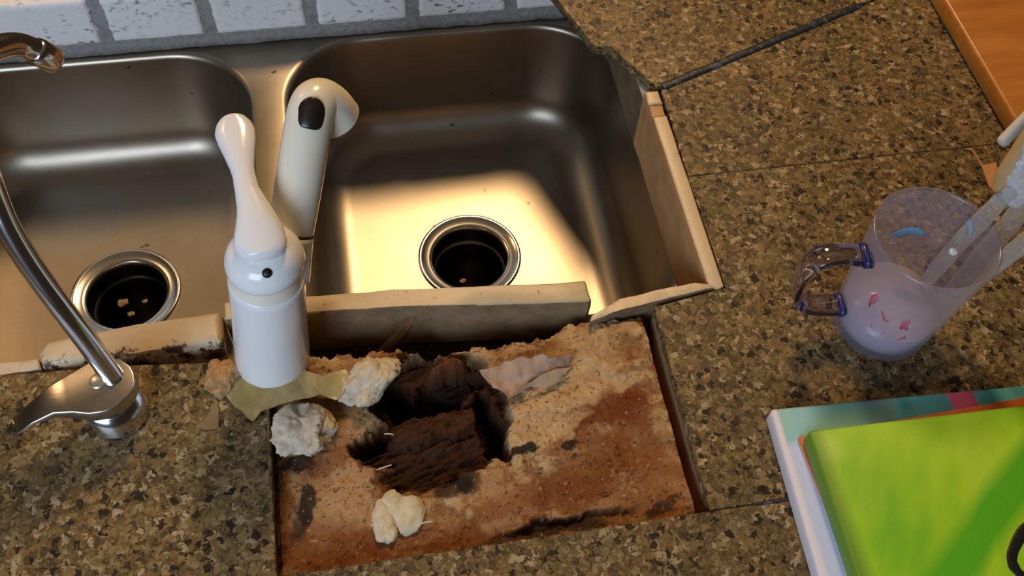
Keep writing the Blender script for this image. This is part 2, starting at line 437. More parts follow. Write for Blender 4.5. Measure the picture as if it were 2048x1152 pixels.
strip('ceramic_strip', [(.3640, .4165), (.3640, .6060), (.3765, .6060), (.3765, .4165)], -.074, -.0115, GROUT, speck('grey_brown_body', (.17, .105, .05), (.10, .07, .04), 40),
      'grey brown tile strip running back below the angled granite corner', .001, 7)

# ------------------------------------------------------------------ rotten particle board where a tile is missing
def board():
    nx, ny = 300, 200
    xs = np.linspace(-.0015, .3065, nx); ys = np.linspace(.0005, .2115, ny); X, Y = np.meshgrid(xs, ys, indexing='ij')
    wx = X+.010*(fbm(X*70, Y*70)-.5)+.005*(fbm(X*260+9, Y*260)-.5)
    wy = Y+.010*(fbm(X*70+40, Y*70+7)-.5)+.005*(fbm(X*260+3, Y*260+31)-.5)
    def blob(px, py, rx, ry, ang=0, edge=.25):
        c = at(px, py, -.012); ca, sa = math.cos(math.radians(ang)), math.sin(math.radians(ang))
        u = ((wx-c.x)*ca+(wy-c.y)*sa)/rx; v = (-(wx-c.x)*sa+(wy-c.y)*ca)/ry
        return np.clip((1-np.sqrt(u*u+v*v))/edge+.5, 0, 1)
    # --- shape
    H = -.0125+.0020*(fbm(X*60, Y*60)-.5)+.0016*(fbm(X*300, Y*300)-.5)
    layer = np.clip((fbm(X*38+11, Y*55+3, 5)-.50)/.02, 0, 1); H += .0012*layer
    crumb = blob(1080, 870, .045, .028, 20, .5); H += crumb*.003*fbm(X*420, Y*420, 3)
    top_r = blob(1230, 690, .034, .028, 0, .3); H += .0022*top_r+.0015*top_r*fbm(X*240, Y*240)
    rot = np.maximum.reduce([blob(880, 850, .052, .030, 8, .22), blob(860, 770, .036, .030, -10, .2), blob(790, 880, .030, .018, 20, .25),
                             blob(960, 800, .020, .040, 10, .2), blob(850, 930, .034, .018, 10, .3), blob(935, 870, .026, .028, 0, .25)])
    fib = fbm(X*60+Y*20, Y*420-X*160, 4)
    H = H-rot*(.010+.010*fib)
    void = np.maximum.reduce([blob(880, 775, .034, .012, 15, .3), blob(780, 790, .018, .016, 0, .3), blob(985, 850, .008, .030, 10, .5), blob(740, 880, .016, .006, 25, .5)])
    H = H-void*.030
    chunk = blob(905, 752, .020, .014, -30, .4); H = np.where(chunk > 0, H+chunk*.020, H)
    flap = blob(880, 840, .050, .010, 8, .5)*rot; H += flap*.007
    # the front of the long strip: everything rotted away just before it
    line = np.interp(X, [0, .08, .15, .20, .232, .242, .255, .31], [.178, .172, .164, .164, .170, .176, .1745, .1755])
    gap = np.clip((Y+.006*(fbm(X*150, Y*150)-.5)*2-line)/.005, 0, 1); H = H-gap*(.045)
    ditch = blob(1175, 985+60, .060, .004, 3, .8)+blob(1130, 1040, .045, .004, 10, .8)*0
    H = H-np.clip(blob(1150, 1045, .050, .0055, 3, .5), 0, 1)*.005
    H = H-np.clip(blob(900, 935, .018, .008, 15, .4), 0, 1)*.003
    H = np.where(X > .3035, H-.02*np.clip((X-.3035)/.002, 0, 1), H)
    H = np.where(X < .0015, H-.006*np.clip((.0015-X)/.002, 0, 1), H)
    H = np.where(Y > line+.004, -.060, H); H = np.clip(H, -.066, -.002)
    # --- colour of wood, stain and rot
    C = np.empty((nx, ny, 3))
    tan = np.array([.33, .185, .080]); brown = np.array([.20, .064, .012]); dkb = np.array([.030, .0095, .0025]); blk = np.array([.010, .007, .005])
    pale = np.array([.56, .38, .19]); red = np.array([.165, .036, .006]); grey = np.array([.20, .13, .075])
    n1 = fbm(X*45, Y*80, 5)[..., None]
    C[:] = tan*(.75+.5*n1)
    def put(m, c, a=1.0):
        m = (np.clip(m, 0, 1)*a)[..., None]; C[:] = C*(1-m)+np.asarray(c)*m
    put(layer, pale, .6)
    mo = fbm(X*95+31, Y*150+12, 4); put(np.clip((.43-mo)/.04, 0, 1), brown, .55); put(np.clip((mo-.60)/.03, 0, 1), pale, .7)
    sm = np.clip((fbm(X*28+5, Y*40+60, 5)-.47)/.07, 0, 1)
    low = np.clip((.085-Y)/.05, 0, 1)
    put(sm*(.35+.65*low), brown, .75)
    put(np.clip((.030-Y+.012*(fbm(X*60, Y*60)-.5))/.02, 0, 1), brown, .55)
    for px, py, rx, ry, an, c, a in [
        (1210, 820, .034, .012, 15, red, .9), (1270, 820, .012, .020, 0, red, .8), (1320, 750, .006, .016, -10, red, .6), (1250, 900, .030, .018, 0, brown, .7),
        (1180, 960, .055, .018, 8, brown, .75), (1100, 990, .055, .013, 5, red, .45), (1320, 960, .022, .030, 0, (.27, .10, .03), .7),
        (1235, 690, .014, .010, 0, (.26, .15, .05), .8), (1160, 700, .030, .016, 20, pale, .6), (1140, 770, .045, .018, 20, pale, .6), (1050, 860, .036, .022, 20, pale, .7),
        (1120, 855, .026, .007, 25, pale, .7), (650, 980, .034, .030, 0, (.40, .235, .105), .75), (700, 1000, .018, .026, 0, (.44, .26, .12), .7), (650, 1090, .040, .018, 0, brown, .6),
        (610, 1010, .006, .017, -8, blk, .9), (600, 1045, .006, .018, -5, (.03, .018, .01), .8), (565, 960, .006, .05, 0, brown, .7), (720, 1090, .03, .01, 10, brown, .6),
        (590, 930, .014, .007, 0, blk, .9), (650, 930, .018, .010, 15, red, .6), (930, 960, .012, .012, 30, blk, .9), (905, 975, .016, .007, 20, blk, .8),
        (900, 925, .014, .009, 10, (.36, .17, .06), .7), (1045, 905, .013, .004, 12, blk, .95), (1140, 895, .008, .003, 15, blk, .9), (1000, 985, .02, .02, 0, (.33, .15, .05), .5),
        (1150, 1045, .052, .006, 3, blk, .85), (1090, 1055, .03, .006, 5, dkb, .9), (1330, 1010, .016, .004, 30, blk, .7), (1060, 1068, .04, .005, 3, (.07, .04, .025), .8),
        (840, 1060, .03, .008, 10, (.38, .20, .08), .6), (800, 1075, .03, .006, 10, red, .5), (1240, 1020, .02, .008, 0, (.34, .16, .06), .6),
        (710, 800, .03, .02, 30, (.33, .20, .08), .7), (690, 850, .02, .02, 0, (.36, .20, .08), .6)]:
        put(blob(px, py, rx, ry, an, .22 if c is blk else .45), c, a)
    put(rot, dkb, .97)
    put(rot*np.clip((fib-.45)/.15, 0, 1), (.042, .011, .003), .8)
    put(flap, (.070, .024, .008), .7); put(chunk, (.16, .055, .018), .9)
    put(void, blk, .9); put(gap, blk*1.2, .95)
    # small scratches, crumbs and dark cracks
    cr = np.abs(fbm(X*34+70, Y*60+20, 5)-.5); put((cr < .006)*(fbm(X*20, Y*20+90) > .5), blk, .75)
    sp = fbm(X*420+12, Y*600+8, 2); put((sp > .78)*(1-rot), (.05, .025, .012), .8); put((sp < .17)*(1-rot), (.52, .36, .20), .6)
    bm = bmesh.new()
    V = [[bm.verts.new((X[i, j], Y[i, j], H[i, j])) for j in range(ny)] for i in range(nx)]
    for i in range(nx-1):
        for j in range(ny-1): bm.faces.new((V[i][j], V[i+1][j], V[i+1][j+1], V[i][j+1]))
    loop = [V[i][0] for i in range(nx)]+[V[-1][j] for j in range(1, ny)]+[V[i][-1] for i in range(nx-2, -1, -1)]+[V[0][j] for j in range(ny-2, 0, -1)]
    lo = [bm.verts.new((v.co.x, v.co.y, -.073)) for v in loop]; n = len(loop)
    for i in range(n): bm.faces.new((loop[i], loop[(i+1) % n], lo[(i+1) % n], lo[i]))
    bm.faces.new(lo)
    s = Mat('rotten_particle_board')
    vc = s.node('ShaderNodeVertexColor', layer_name='wood'); n_ = s.noise(700, 4, .7)
    s.b.inputs['Specular IOR Level'].default_value = .18
    s.color(s.mix(.75, vc.outputs[0], s.ramp(n_, [(.3, (.62, .60, .58)), (.7, (1.25, 1.2, 1.15))]), 'MULTIPLY')).set(Roughness=.72); s.bump(n_, .001, .5)
    o = obj('particle_board', bm, s.m, None, True, (.153, .1, -.073))
    at_ = o.data.color_attributes.new('wood', 'FLOAT_COLOR', 'POINT')
    flat = np.concatenate([C.reshape(-1, 3), np.repeat([[.06, .03, .015]], n, 0)])
    at_.data.foreach_set('color', np.concatenate([np.clip(flat, 0, 1), np.ones((len(flat), 1))], 1).astype(np.float32).ravel())
    return tag(o, 'water stained particle board with a rotted dark hole where a tile is missing', 'board')
board()

# ------------------------------------------------------------------ white single lever kitchen faucet
FX, FY = .0026, .1735
fct = thing('kitchen_faucet', (FX, FY, 0), 'white single lever faucet with pull out spray head', 'faucet')
LEAN = Vector((.118, 0, .993)).normalized(); FC = Vector((FX, FY, 0))
def onax(h): return FC+LEAN*h
obj('base', lathe([(.0, -.004), (.0280, -.004), (.0288, 0), (.0284, .012), (.0270, .06), (.0264, .106), (.0261, .1110), (.0250, .1124), (.0, .1124)], FC, 64, LEAN), WHITE, fct)
obj('collar', lathe([(.0240, .1110), (.0249, .1126), (.0246, .1140), (.0238, .1150), (.0238, .134)], FC, 64, LEAN), CREAM, fct)['label'] = 'cream collar under the cap'
tilt = Vector((-.07, -.02, 1)).normalized(); c0 = onax(.1310)
cap = obj('cap', lathe([(.0, -.004), (.0240, -.004), (.0264, -.0030), (.0270, -.0010), (.0268, .003), (.0256, .0075), (.0232, .0120), (.0192, .0158), (.0140, .0180), (.0, .0190)], c0, 64, tilt), WHITE, fct)
hr = Vector((.19, -1, 0)).normalized(); hn = (hr*.62+Vector((0, 0, .78))).normalized()
obj('set_screw_hole', lathe([(.0032, -.004), (.0032, .0010), (0, .0010)], c0+tilt*.0142+hr*.0205, 20, hn), DARK, cap)['label'] = 'small black set screw hole'
LP = [(466, 232, 12), (467, 239, 25), (468, 249, 34), (470, 265, 39), (474, 285, 36), (479, 310, 29), (484, 335, 23), (488, 352, 21.5), (494, 380, 23), (506, 415, 31), (513, 440, 39),
      (518, 463, 46), (521, 485, 49), (523, 500, 46), (524, 512, 36), (525, 521, 20)]
lp = []; lw = []; lh = []
for i, (x, y, hw) in enumerate(LP):
    f = (521-y)/289; z = .1500+.020*f+.004*math.sin(f*3.1)
    lp.append(at(x, y, z)); q = hw/2860; lw.append(q); lh.append(min(.0078, .62*q) if i > 8 else min(.0062, .7*q))
n_ = 60; lp = spline(lp, n_)
obj('lever', sweep(lp, interp(lw, n_), interp(lh, n_), (1, .1, 0), 36, round_ends=False), WHITE, fct)
S0 = Vector(at(574, 560, .100)); S1 = Vector(at(581, 471, .122)); S2 = Vector(at(610, 290, .162)); S3 = Vector(at(623, 224, .176))
obj('spout_sleeve', sweep([S0.lerp(S1, i/8) for i in range(9)], .0158, n=40, round_ends=False), WHITE, fct)
dirw = (S1-S0).normalized()
obj('seam_ring', sweep([S1-dirw*.0004, S1+dirw*.0014], .01585, n=40, round_ends=False), DARK, fct)['label'] = 'thin black seam around the spout'
wand = spline([S1+dirw*.0014, S1.lerp(S2, .33), S1.lerp(S2, .66), S2, S3, at(637, 204, .176), at(656, 214, .168), at(672, 236, .156)], 80)
wr = interp([.0157, .0161, .0163, .0164, .0164, .0164, .0172, .0182], 80)
hd = obj('spray_head', sweep(wand, wr, n=40, round_ends=False), CREAM, fct)
hd['label'] = 'cream pull out spray head'
pb = S2.lerp(S3, .93); ax = (S3-S2).normalized(); nn = (Vector(CAM)-pb); nn = (nn-ax*nn.dot(ax)).normalized(); sw = ax.cross(nn)
rs = []
for k, (f, h) in enumerate([(1.0, .010), (1.0, .0162), (.96, .0169), (.8, .0173), (.4, .0175)]):
    ring = []
    for t in np.linspace(0, 2*math.pi, 36, endpoint=False):
        x = math.cos(t); y = math.sin(t); q = (abs(x)**4+abs(y)**4)**(-1/4) if y < 0 else 1
        ring.append(pb+sw*(x*q*.0094*f)+ax*(y*q*.0110*f)+nn*(h-.0032*(x*q*f)**2))
    rs.append(ring)
obj('spray_button', rings(rs), BUTTON, hd)['label'] = 'dark brown spray button'

# ------------------------------------------------------------------ chrome filtered water tap
gx, gy = at(238, 826, 0)[:2]
tap = thing('filter_tap', (gx, gy, 0), 'small chrome gooseneck tap with flat lever at the left', 'tap')
obj('base', lathe([(.0, 0), (.0225, 0), (.0225, .004), (.0215, .006), (.0212, .030), (.0, .030)], (gx, gy, 0), 48), CHROME, tap)
p0 = at(205, 768, .043); ea = Vector(at(5, 860, .030))
pts = []
v = Vector((ea.x-p0.x, ea.y-p0.y, 0)); Ln = v.length; v.normalize(); pv = Vector((-v.y, v.x, 0))
prof = [(-.0225, .0), (-.0215, .007), (-.016, .0158), (-.006, .0215), (.004, .0222), (.014, .0195), (.024, .0140), (.036, .0098), (.052, .0082), (.066, .0074), (Ln-.008, .0055), (Ln-.002, .003), (Ln, 0)]
rsT = [[], []]
outl = [(a, b) for a, b in prof]+[(a, -(b if a < .004 else max(b, .0222*(1-(a-.004)/(Ln-.004))**.9))) for a, b in prof[-2:0:-1]]
bm = bmesh.new()
def zl(a): return .043-.020*max(0, (a-.02)/Ln)**1.3+.004*math.sin(max(0, a-.02)/Ln*6)
top = [bm.verts.new(p0+v*a+pv*b+Vector((0, 0, zl(a)-.043))) for a, b in outl]
bot = [bm.verts.new(p0+v*a+pv*b+Vector((0, 0, zl(a)-.043-(.013 if a < .02 else .013-.010*min(1, (a-.02)/.03))))) for a, b in outl]
n = len(outl)
for vs, sg in ((top, 1), (bot, -1)):   # strips across the blade
    m = len(prof)
    for i in range(m-1):
        a1, a2 = i, i+1; b1, b2 = (n-i) % n, (n-i-1) % n
        f = [vs[a1], vs[a2], vs[b2], vs[b1]]; f = list(dict.fromkeys(f))
        if len(f) >= 3: bm.faces.new(f)
for i in range(n): bm.faces.new((top[i], top[(i+1) % n], bot[(i+1) % n], bot[i]))
bmesh.ops.recalc_face_normals(bm, faces=bm.faces[:])
bmesh.ops.bevel(bm, geom=[ed for ed in bm.edges if len(ed.link_faces) == 2 and ed.calc_face_angle(0) > 1.0], offset=.0014, segments=3, affect='EDGES', profile=.5)
lv = obj('lever', bm, steel('satin_chrome', .26, (.66, .60, .54)), tap); soft(lv, 45)
obj('lever_pin', lathe([(.0062, -.002), (.0062, .0004), (.005, .0010), (0, .0010)], at(196, 762, .0435), 24), plain('brass_cap', (.75, .66, .5), .3, Metallic=.8), lv)
neck = spline([at(228, 757, .040), at(178, 688, .072), at(120, 612, .104), at(60, 528, .134), at(14, 450, .160), at(-18, 370, .185), at(-45, 290, .212), at(-75, 180, .232),
               at(-48, 118, .234), at(0, 94, .226), at(38, 90, .217), at(72, 101, .208)], 110)
obj('gooseneck', sweep(neck, .0079, n=28), CHROME, tap)
e0 = Vector(at(66, 99, .2095)); e1 = Vector(at(106, 120, .196)); ed_ = (e1-e0).normalized()
obj('spout_tip', lathe([(.0078, 0), (.0090, .001), (.0096, .004), (.0094, .009), (.0092, .016), (.0080, .0185), (.006, .018), (.0, .015)], e0, 32, ed_), CHROME, tap)

# ------------------------------------------------------------------ plastic mug with paint water
MX, MY, MH = .495, .136, .120
mug = thing('plastic_mug', (MX, MY, 0), 'tall lilac tinted clear plastic mug smeared with paint on granite', 'mug')
def frosted(name, c, film):
    s = Mat(name); s.n.remove(s.b)
    tr = s.node('ShaderNodeBsdfTransparent'); tr.inputs[0].default_value = (.90, .89, .93, 1)
    df = s.node('ShaderNodeBsdfDiffuse'); df.inputs[0].default_value = (*c, 1); tl = s.node('ShaderNodeBsdfTranslucent'); tl.inputs[0].default_value = (*c, 1)
    gl = s.node('ShaderNodeBsdfGlossy', Roughness=.16); gl.inputs[0].default_value = (1, 1, 1, 1)
    lw_ = s.node('ShaderNodeLayerWeight', Blend=.30)
    mr = s.node('ShaderNodeMapRange'); mr.inputs['To Min'].default_value = film; mr.inputs['To Max'].default_value = min(1, film*4.5)
    pw = s.node('ShaderNodeMath', operation='POWER'); pw.inputs[1].default_value = 2.0; s.lk(lw_.outputs['Facing'], pw.inputs[0]); s.lk(pw.outputs[0], mr.inputs['Value'])
    m0 = s.node('ShaderNodeMixShader'); m0.inputs[0].default_value = .4; s.lk(df.outputs[0], m0.inputs[1]); s.lk(tl.outputs[0], m0.inputs[2])
    m1 = s.node('ShaderNodeMixShader'); s.lk(mr.outputs[0], m1.inputs[0]); s.lk(tr.outputs[0], m1.inputs[1]); s.lk(m0.outputs[0], m1.inputs[2])
    p4 = s.node('ShaderNodeMath', operation='POWER'); p4.inputs[1].default_value = 4.0; s.lk(lw_.outputs['Facing'], p4.inputs[0])
    fr = s.node('ShaderNodeMapRange'); fr.inputs['To Min'].default_value = .045; fr.inputs['To Max'].default_value = .5; s.lk(p4.outputs[0], fr.inputs['Value'])
    m2 = s.node('ShaderNodeMixShader'); s.lk(fr.outputs[0], m2.inputs[0]); s.lk(m1.outputs[0], m2.inputs[1]); s.lk(gl.outputs[0], m2.inputs[2])
    s.lk(m2.outputs[0], s.out.inputs[0]); return s.m
MUGM = frosted('lilac_plastic', (.56, .53, .64), .15)
def rad(z): return .0385+(.0462-.0385)*(z/MH)
prof = [(.0, .0035), (.030, .0030), (.0365, .0), (.0380, .002)]+[(rad(z), z) for z in np.linspace(.006, MH-.002, 14)]+[(rad(MH)+.0004, MH), (rad(MH)-.0010, MH+.0008), (rad(MH)-.0022, MH-.0005)]
prof += [(rad(z)-.0024, z) for z in np.linspace(MH-.004, .010, 12)]+[(.032, .006), (.0, .006)]
obj('body', lathe(prof, (MX, MY, 0), 80), MUGM, mug)
HAND = Mat('clear_lilac_plastic').set(Base_Color=(.60, .58, .88), Roughness=.03, IOR=1.42); HAND.b.inputs['Transmission Weight'].default_value = 1.0
ha = Vector((-.995, .10, 0))
def hp(r, z): return Vector((MX, MY, z))+ha*r
hpath = spline([hp(.0430, .098), hp(.054, .100), hp(.066, .1015), hp(.079, .099), hp(.0865, .088), hp(.0865, .068), hp(.083, .048), hp(.074, .034), hp(.058, .030), hp(.0400, .030)], 60)
hw = interp([.0110, .0098, .0085, .0100, .0095, .0080, .0080, .0090, .0095, .0100], 60)
obj('handle', sweep(hpath, hw, .0042, side=(0, 1, 0), n=20, power=2.6, round_ends=False), HAND.m, mug)['label'] = 'clear glossy lilac handle'
for zz in (.099, .030):
    q = hp(rad(zz)+.001, zz)
    obj('handle_root', sweep([q, q+ha*.0030], .0108, .0052, side=(0, 1, 0), n=20, power=3, round_ends=False), plain('deep_blue_plastic', (.03, .035, .16), .15), mug)['label'] = 'dark blue base of the handle'
def smear(deg, z, wdt, hgt, slope, c, inner=False, name='paint_smear'):
    bm = bmesh.new(); n = 14; rows = []
    for i in range(n+1):
        f = i/n*2-1; a = math.radians(deg)+wdt*f/.042; hh = hgt*max(.03, (1-f*f))*(.7+.6*float(vnoise(i*.8, deg*.13))); zc = z+slope*f*wdt+.002*math.sin(f*3+deg)
        row = []
        for q in (-1, 0, 1):
            zz = zc+q*hh; r = rad(zz)+(-.0028 if inner else .0004); row.append(bm.verts.new((MX+r*math.cos(a), MY+r*math.sin(a), zz)))
        rows.append(row)
    for a, b in zip(rows, rows[1:]):
        for k in (0, 1): bm.faces.new((a[k], b[k], b[k+1], a[k+1]))
    bmesh.ops.recalc_face_normals(bm, faces=bm.faces[:]); bmesh.ops.solidify(bm, geom=bm.faces[:], thickness=.0003)
    return obj(name, bm, c, mug)
PINK = plain('pink_red_paint', (.52, .13, .20), .5); BLUE = plain('blue_paint', (.16, .34, .48), .5)
for a in ((206, .074, .003, .0085, .2), (224, .064, .005, .0016, -.6), (244, .066, .0025, .007, .5), (247, .060, .003, .003, .3), (232, .044, .0012, .0012, 0), (218, .046, .0010, .001, 0), (252, .044, .003, .002, .4)):
    smear(*a, PINK)['label'] = 'pink red paint smear'
smear(72, .072, .014, .0055, -.1, BLUE, True)['label'] = 'blue paint smear on the inside'
smear(20, .105, .004, .004, 1.0, BLUE, True)['label'] = 'small blue paint fleck'
WAT = speck('milky_paint_water', (.66, .58, .60), (.58, .53, .60), 40, .4, .6, .15)
bm = lathe([(.0, .0064), (.0315, .0064), (rad(.010)-.0027, .0105), (rad(.033)-.0027, .033), (.0, .0334)], (MX, MY, 0), 64)
tag(obj('paint_water', bm, WAT), 'pale pink milky paint water inside the mug', 'water', kind='stuff')

# ------------------------------------------------------------------ brushes in the mug
ACR = Mat('clear_acrylic').set(Base_Color=(.90, .88, .85), Roughness=.06, IOR=1.22); ACR.b.inputs['Transmission Weight'].default_value = .86
def brush_handle(bm_pts, r, label, name='paint_brush', n=40):
    b = spline(bm_pts, n); t = thing(name, bm_pts[0], label, 'paint brush', 'clear handled brushes in the mug')
    rr = interp([r*.75, r, r, r*1.05, r*.9], n)
    obj('handle', sweep(b, rr, [x*.8 for x in rr], side=(.6, -.8, 0), n=18), ACR.m, t); return t
b1 = [at(1850, 566, .038), at(1910, 495, .085), at(2002, 400, .143)]
t1 = brush_handle(b1, 0.0066, 'clear handled brush with bulky pale blue painted bristles')
dd = (Vector(b1[2])-Vector(b1[1])).normalized()
# bristle head
hb = Vector(at(2022, 396, .146)); he = Vector(at(2104, 284, .186)); hs = (he-hb).normalized()
path = [hb.lerp(he, i/30) for i in range(31)]
bw = interp([.010, .0155, .0165, .017, .018, .018], 30); bt = interp([.006, .009, .010, .010, .011, .011], 30)
bm = sweep(path, bw, bt, side=(.75, -.66, 0), n=36)
for v_ in bm.verts: v_.co += mnoise.noise_vector(v_.co*220)*.0016+mnoise.noise_vector(v_.co*70)*.0012
s = Mat('paint_caked_bristles'); n1 = s.noise(260, 4, .7); n2 = s.noise(45, 3)
s.color(s.mix(s.ramp(n2, [(.40, BLK), (.52, WHT)]), s.ramp(n1, [(.35, (.36, .39, .46)), (.7, (.62, .66, .74))]), (.46, .42, .40))).set(Roughness=.45); s.bump(n1, .0015, .8)
obj('bristles', bm, s.m, t1)['label'] = 'bristles caked in pale blue paint'
TAN = plain('tan_bristle', (.42, .25, .09), .6)
off = Vector((-.62, .45, .35)).normalized()*.0105
bm = sweep([p+off for p in path], [x*.62 for x in bw], [x*.45 for x in bt], side=(.75, -.66, 0), n=20)
obj('bristle_edge', bm, TAN, t1)['label'] = 'bare tan bristles along one edge'
obj('ferrule', sweep([Vector(b1[2])-dd*.004, Vector(b1[2])+dd*.010], .0062, .005, side=(.6, -.8, 0), n=18), ACR.m, t1)
q = Vector(at(1907, 503, .086))
obj('hang_hole', lathe([(.0030, -.001), (.0032, .0006), (.0018, .0012), (0, .0006)], q, 20, (-.2, -.5, .84)), plain('white_glint_plastic', (.85, .84, .82), .2), t1)
brush_handle([at(1902, 582, .036), at(1979, 494, .086), at(2056, 404, .132), at(2124, 324, .165)], 0.0076, 'thick clear handled brush in the middle of the mug')
brush_handle([at(1938, 575, .045), at(1995, 528, .105), at(2054, 482, .135), at(2130, 424, .165)], 0.0066, 'clear handled brush leaning lowest over the mug rim')
t = thing('paint_stick', at(2010, 278, .12), 'whitish plastic stick tip poking in above the bristles at right', 'stick')
obj('stick', sweep(spline([at(2008, 281, .12), at(2048, 240, .135), at(2110, 180, .155)], 20), .0050, n=18), plain('frosted_white_plastic', (.62, .60, .56), .25), t)

# ------------------------------------------------------------------ peach chip on the counter by the brushes
PEACH = plain('peach_card', (.50, .24, .10), .6)
pp = [at(*p) for p in ((1962, 333), (1991, 326), (1998, 362), (1994, 392), (1976, 372))]
tag(obj('card_scrap', prism([(p.x, p.y) for p in pp], .0002, .0016, .0003, 1), PEACH, None, False), 'small peach card scrap on granite beside the brush bristles', 'scrap')
pp = [at(*p) for p in ((1925, 299), (1944, 296), (1966, 331), (1962, 334), (1942, 302))]
tag(obj('card_scrap', prism([(p.x, p.y) for p in pp], .0002, .0009, .0002, 1), plain('dull_peach', (.33, .18, .085), .7), None, False), 'thin dull peach sliver on the granite seam above the mug', 'scrap')

# ------------------------------------------------------------------ canvases
def canvas_block(name, label, corner, rot, wx, wy, z0, z1, mat, loc_cat='canvas'):
    """corner is the far left corner; extends right (wx) and towards the front (wy)"""
    u = Vector((math.cos(rot), math.sin(rot), 0)); v_ = Vector((math.sin(rot), -math.cos(rot), 0)); c = Vector((corner[0], corner[1], 0))
    poly = [c, c+v_*wy, c+v_*wy+u*wx, c+u*wx]
    bm = prism([(p.x, p.y) for p in poly], z0, z1)
    bmesh.ops.bevel(bm, geom=bm.edges[:], offset=min(.0028, (z1-z0)*.3), segments=3, affect='EDGES', profile=.5)
    o = obj(name, bm, mat, None, True, (*c[:2], z0)); soft(o, 50); return tag(o, label, loc_cat)
def weave(s):
    wv = s.noise(1100, 2, .5); s.bump(wv, .0004, .35); return s
def xy(s, rot=0):
    mp = s.node('ShaderNodeMapping'); mp.inputs['Rotation'].default_value = (0, 0, -rot); s.lk(s.co, mp.inputs[0])
    sp = s.node('ShaderNodeSeparateXYZ'); s.lk(mp.outputs[0], sp.inputs[0]); return sp.outputs
def teal():
    s = weave(Mat('teal_and_white_canvas')); x, y, z = xy(s, -.035)
    nz = s.noise(60, 3)
    ad = s.node('ShaderNodeMath', operation='MULTIPLY_ADD'); s.lk(nz, ad.inputs[0]); ad.inputs[1].default_value = .008; s.lk(x, ad.inputs[2])
    px = s.node('ShaderNodeMapRange'); px.inputs['From Max'].default_value = .22; s.lk(ad.outputs[0], px.inputs['Value'])
    band = s.ramp(px.outputs[0], [(0, (.30, .54, .56)), (.08, (.24, .52, .54)), (.30, (.13, .42, .46)), (.36, (.09, .24, .28)), (.44, (.10, .26, .30)), (.47, (.04, .30, .38)),
                                  (.60, (.03, .24, .34)), (.655, (.03, .22, .32)), (.665, (.40, .055, .17)), (.755, (.40, .055, .17)), (.765, (.05, .33, .38)), (.86, (.09, .40, .43)), (.95, (.13, .48, .50))])
    ay = s.node('ShaderNodeMath', operation='MULTIPLY_ADD'); s.lk(nz, ay.inputs[0]); ay.inputs[1].default_value = .010; s.lk(y, ay.inputs[2])
    far = s.ramp(ay.outputs[0], [(0, BLK), (1, WHT)]); 
    m1 = s.node('ShaderNodeMapRange'); m1.inputs['From Min'].default_value = -.028; m1.inputs['From Max'].default_value = -.022; s.lk(ay.outputs[0], m1.inputs['Value'])
    m2 = s.node('ShaderNodeMapRange'); m2.inputs['From Min'].default_value = .0035; m2.inputs['From Max'].default_value = .0055; s.lk(x, m2.inputs['Value'])
    mm = s.node('ShaderNodeMath', operation='MULTIPLY'); s.lk(m1.outputs[0], mm.inputs[0]); s.lk(m2.outputs[0], mm.inputs[1])
    low = s.mix(m2.outputs[0], (.70, .67, .72), (.50, .58, .80))
    s.color(s.mix(mm.outputs[0], low, band)).set(Roughness=.55); return s.m
def green():
    s = weave(Mat('lime_green_canvas')); x, y, z = xy(s, 0)
    mp = s.node('ShaderNodeMapping'); mp.inputs['Rotation'].default_value = (0, 0, math.radians(-58)); s.lk(s.co, mp.inputs[0])
    n = s.noise(26, 3, .5, mp.outputs[0], (.45, 1, 1)); 
    lime = s.ramp(n, [(.30, (.16, .46, .008)), (.46, (.27, .54, .008)), (.60, (.35, .60, .012)), (.75, (.40, .64, .03))])
    # one broad darker green stroke running up to the right
    org = Vector((.3860, .0345, .0227)); A_, B_, C_ = at(1838, 1152, .041)-org, at(2048, 880, .041)-org, at(1950, 1152, .041)-org
    dr = (B_-A_).normalized(); nn_ = Vector((dr.y, -dr.x, 0))
    dt = s.node('ShaderNodeVectorMath', operation='DOT_PRODUCT'); s.lk(s.co, dt.inputs[0]); dt.inputs[1].default_value = nn_
    a = s.node('ShaderNodeMath', operation='MULTIPLY_ADD'); s.lk(n, a.inputs[0]); a.inputs[1].default_value = .012; s.lk(dt.outputs['Value'], a.inputs[2])
    mr = s.node('ShaderNodeMapRange'); d0, d1 = nn_.dot(A_)+.006, nn_.dot(C_)+.006
    mr.inputs['From Min'].default_value = d0-(d1-d0); mr.inputs['From Max'].default_value = d1+(d1-d0); s.lk(a.outputs[0], mr.inputs['Value'])
    stroke = s.ramp(mr.outputs[0], [(.28, BLK), (.42, WHT), (.62, WHT), (.74, BLK)])
    col = s.mix(stroke, lime, (.085, .40, .004))
    pd = s.node('ShaderNodeVectorMath', operation='DISTANCE'); s.lk(s.co, pd.inputs[0]); pd.inputs[1].default_value = at(1655, 895, .041)-org
    col = s.mix(s.ramp(pd.outputs['Value'], [(.006, (.6, .6, .6)), (.016, BLK)]), col, (.52, .66, .10))
    m1 = s.node('ShaderNodeMapRange'); m1.inputs['From Min'].default_value = -.012; m1.inputs['From Max'].default_value = .016; s.lk(x, m1.inputs['Value'])
    edge = s.ramp(m1.outputs[0], [(.45, WHT), (.85, BLK)])
    s.color(s.mix(edge, col, (.13, .26, .015))).set(Roughness=.5); return s.m
canvas_block('painted_canvas', 'teal and pink edged white canvas at the bottom of the canvas stack', (.3735, .0650), -.045, .36, .30, 0, .018, teal())
s = weave(Mat('orange_canvas_board')); x, y, z = xy(s)
s.color(s.ramp(z, [(.0, (.70, .62, .55)), (.0012, (.70, .62, .55)), (.0014, (.60, .115, .02))])).set(Roughness=.5)
canvas_block('canvas_board', 'thin orange canvas board sandwiched between green and teal canvases', (.3848, .0375), .034, .34, .28, .0182, .0225, s.m, 'canvas board')
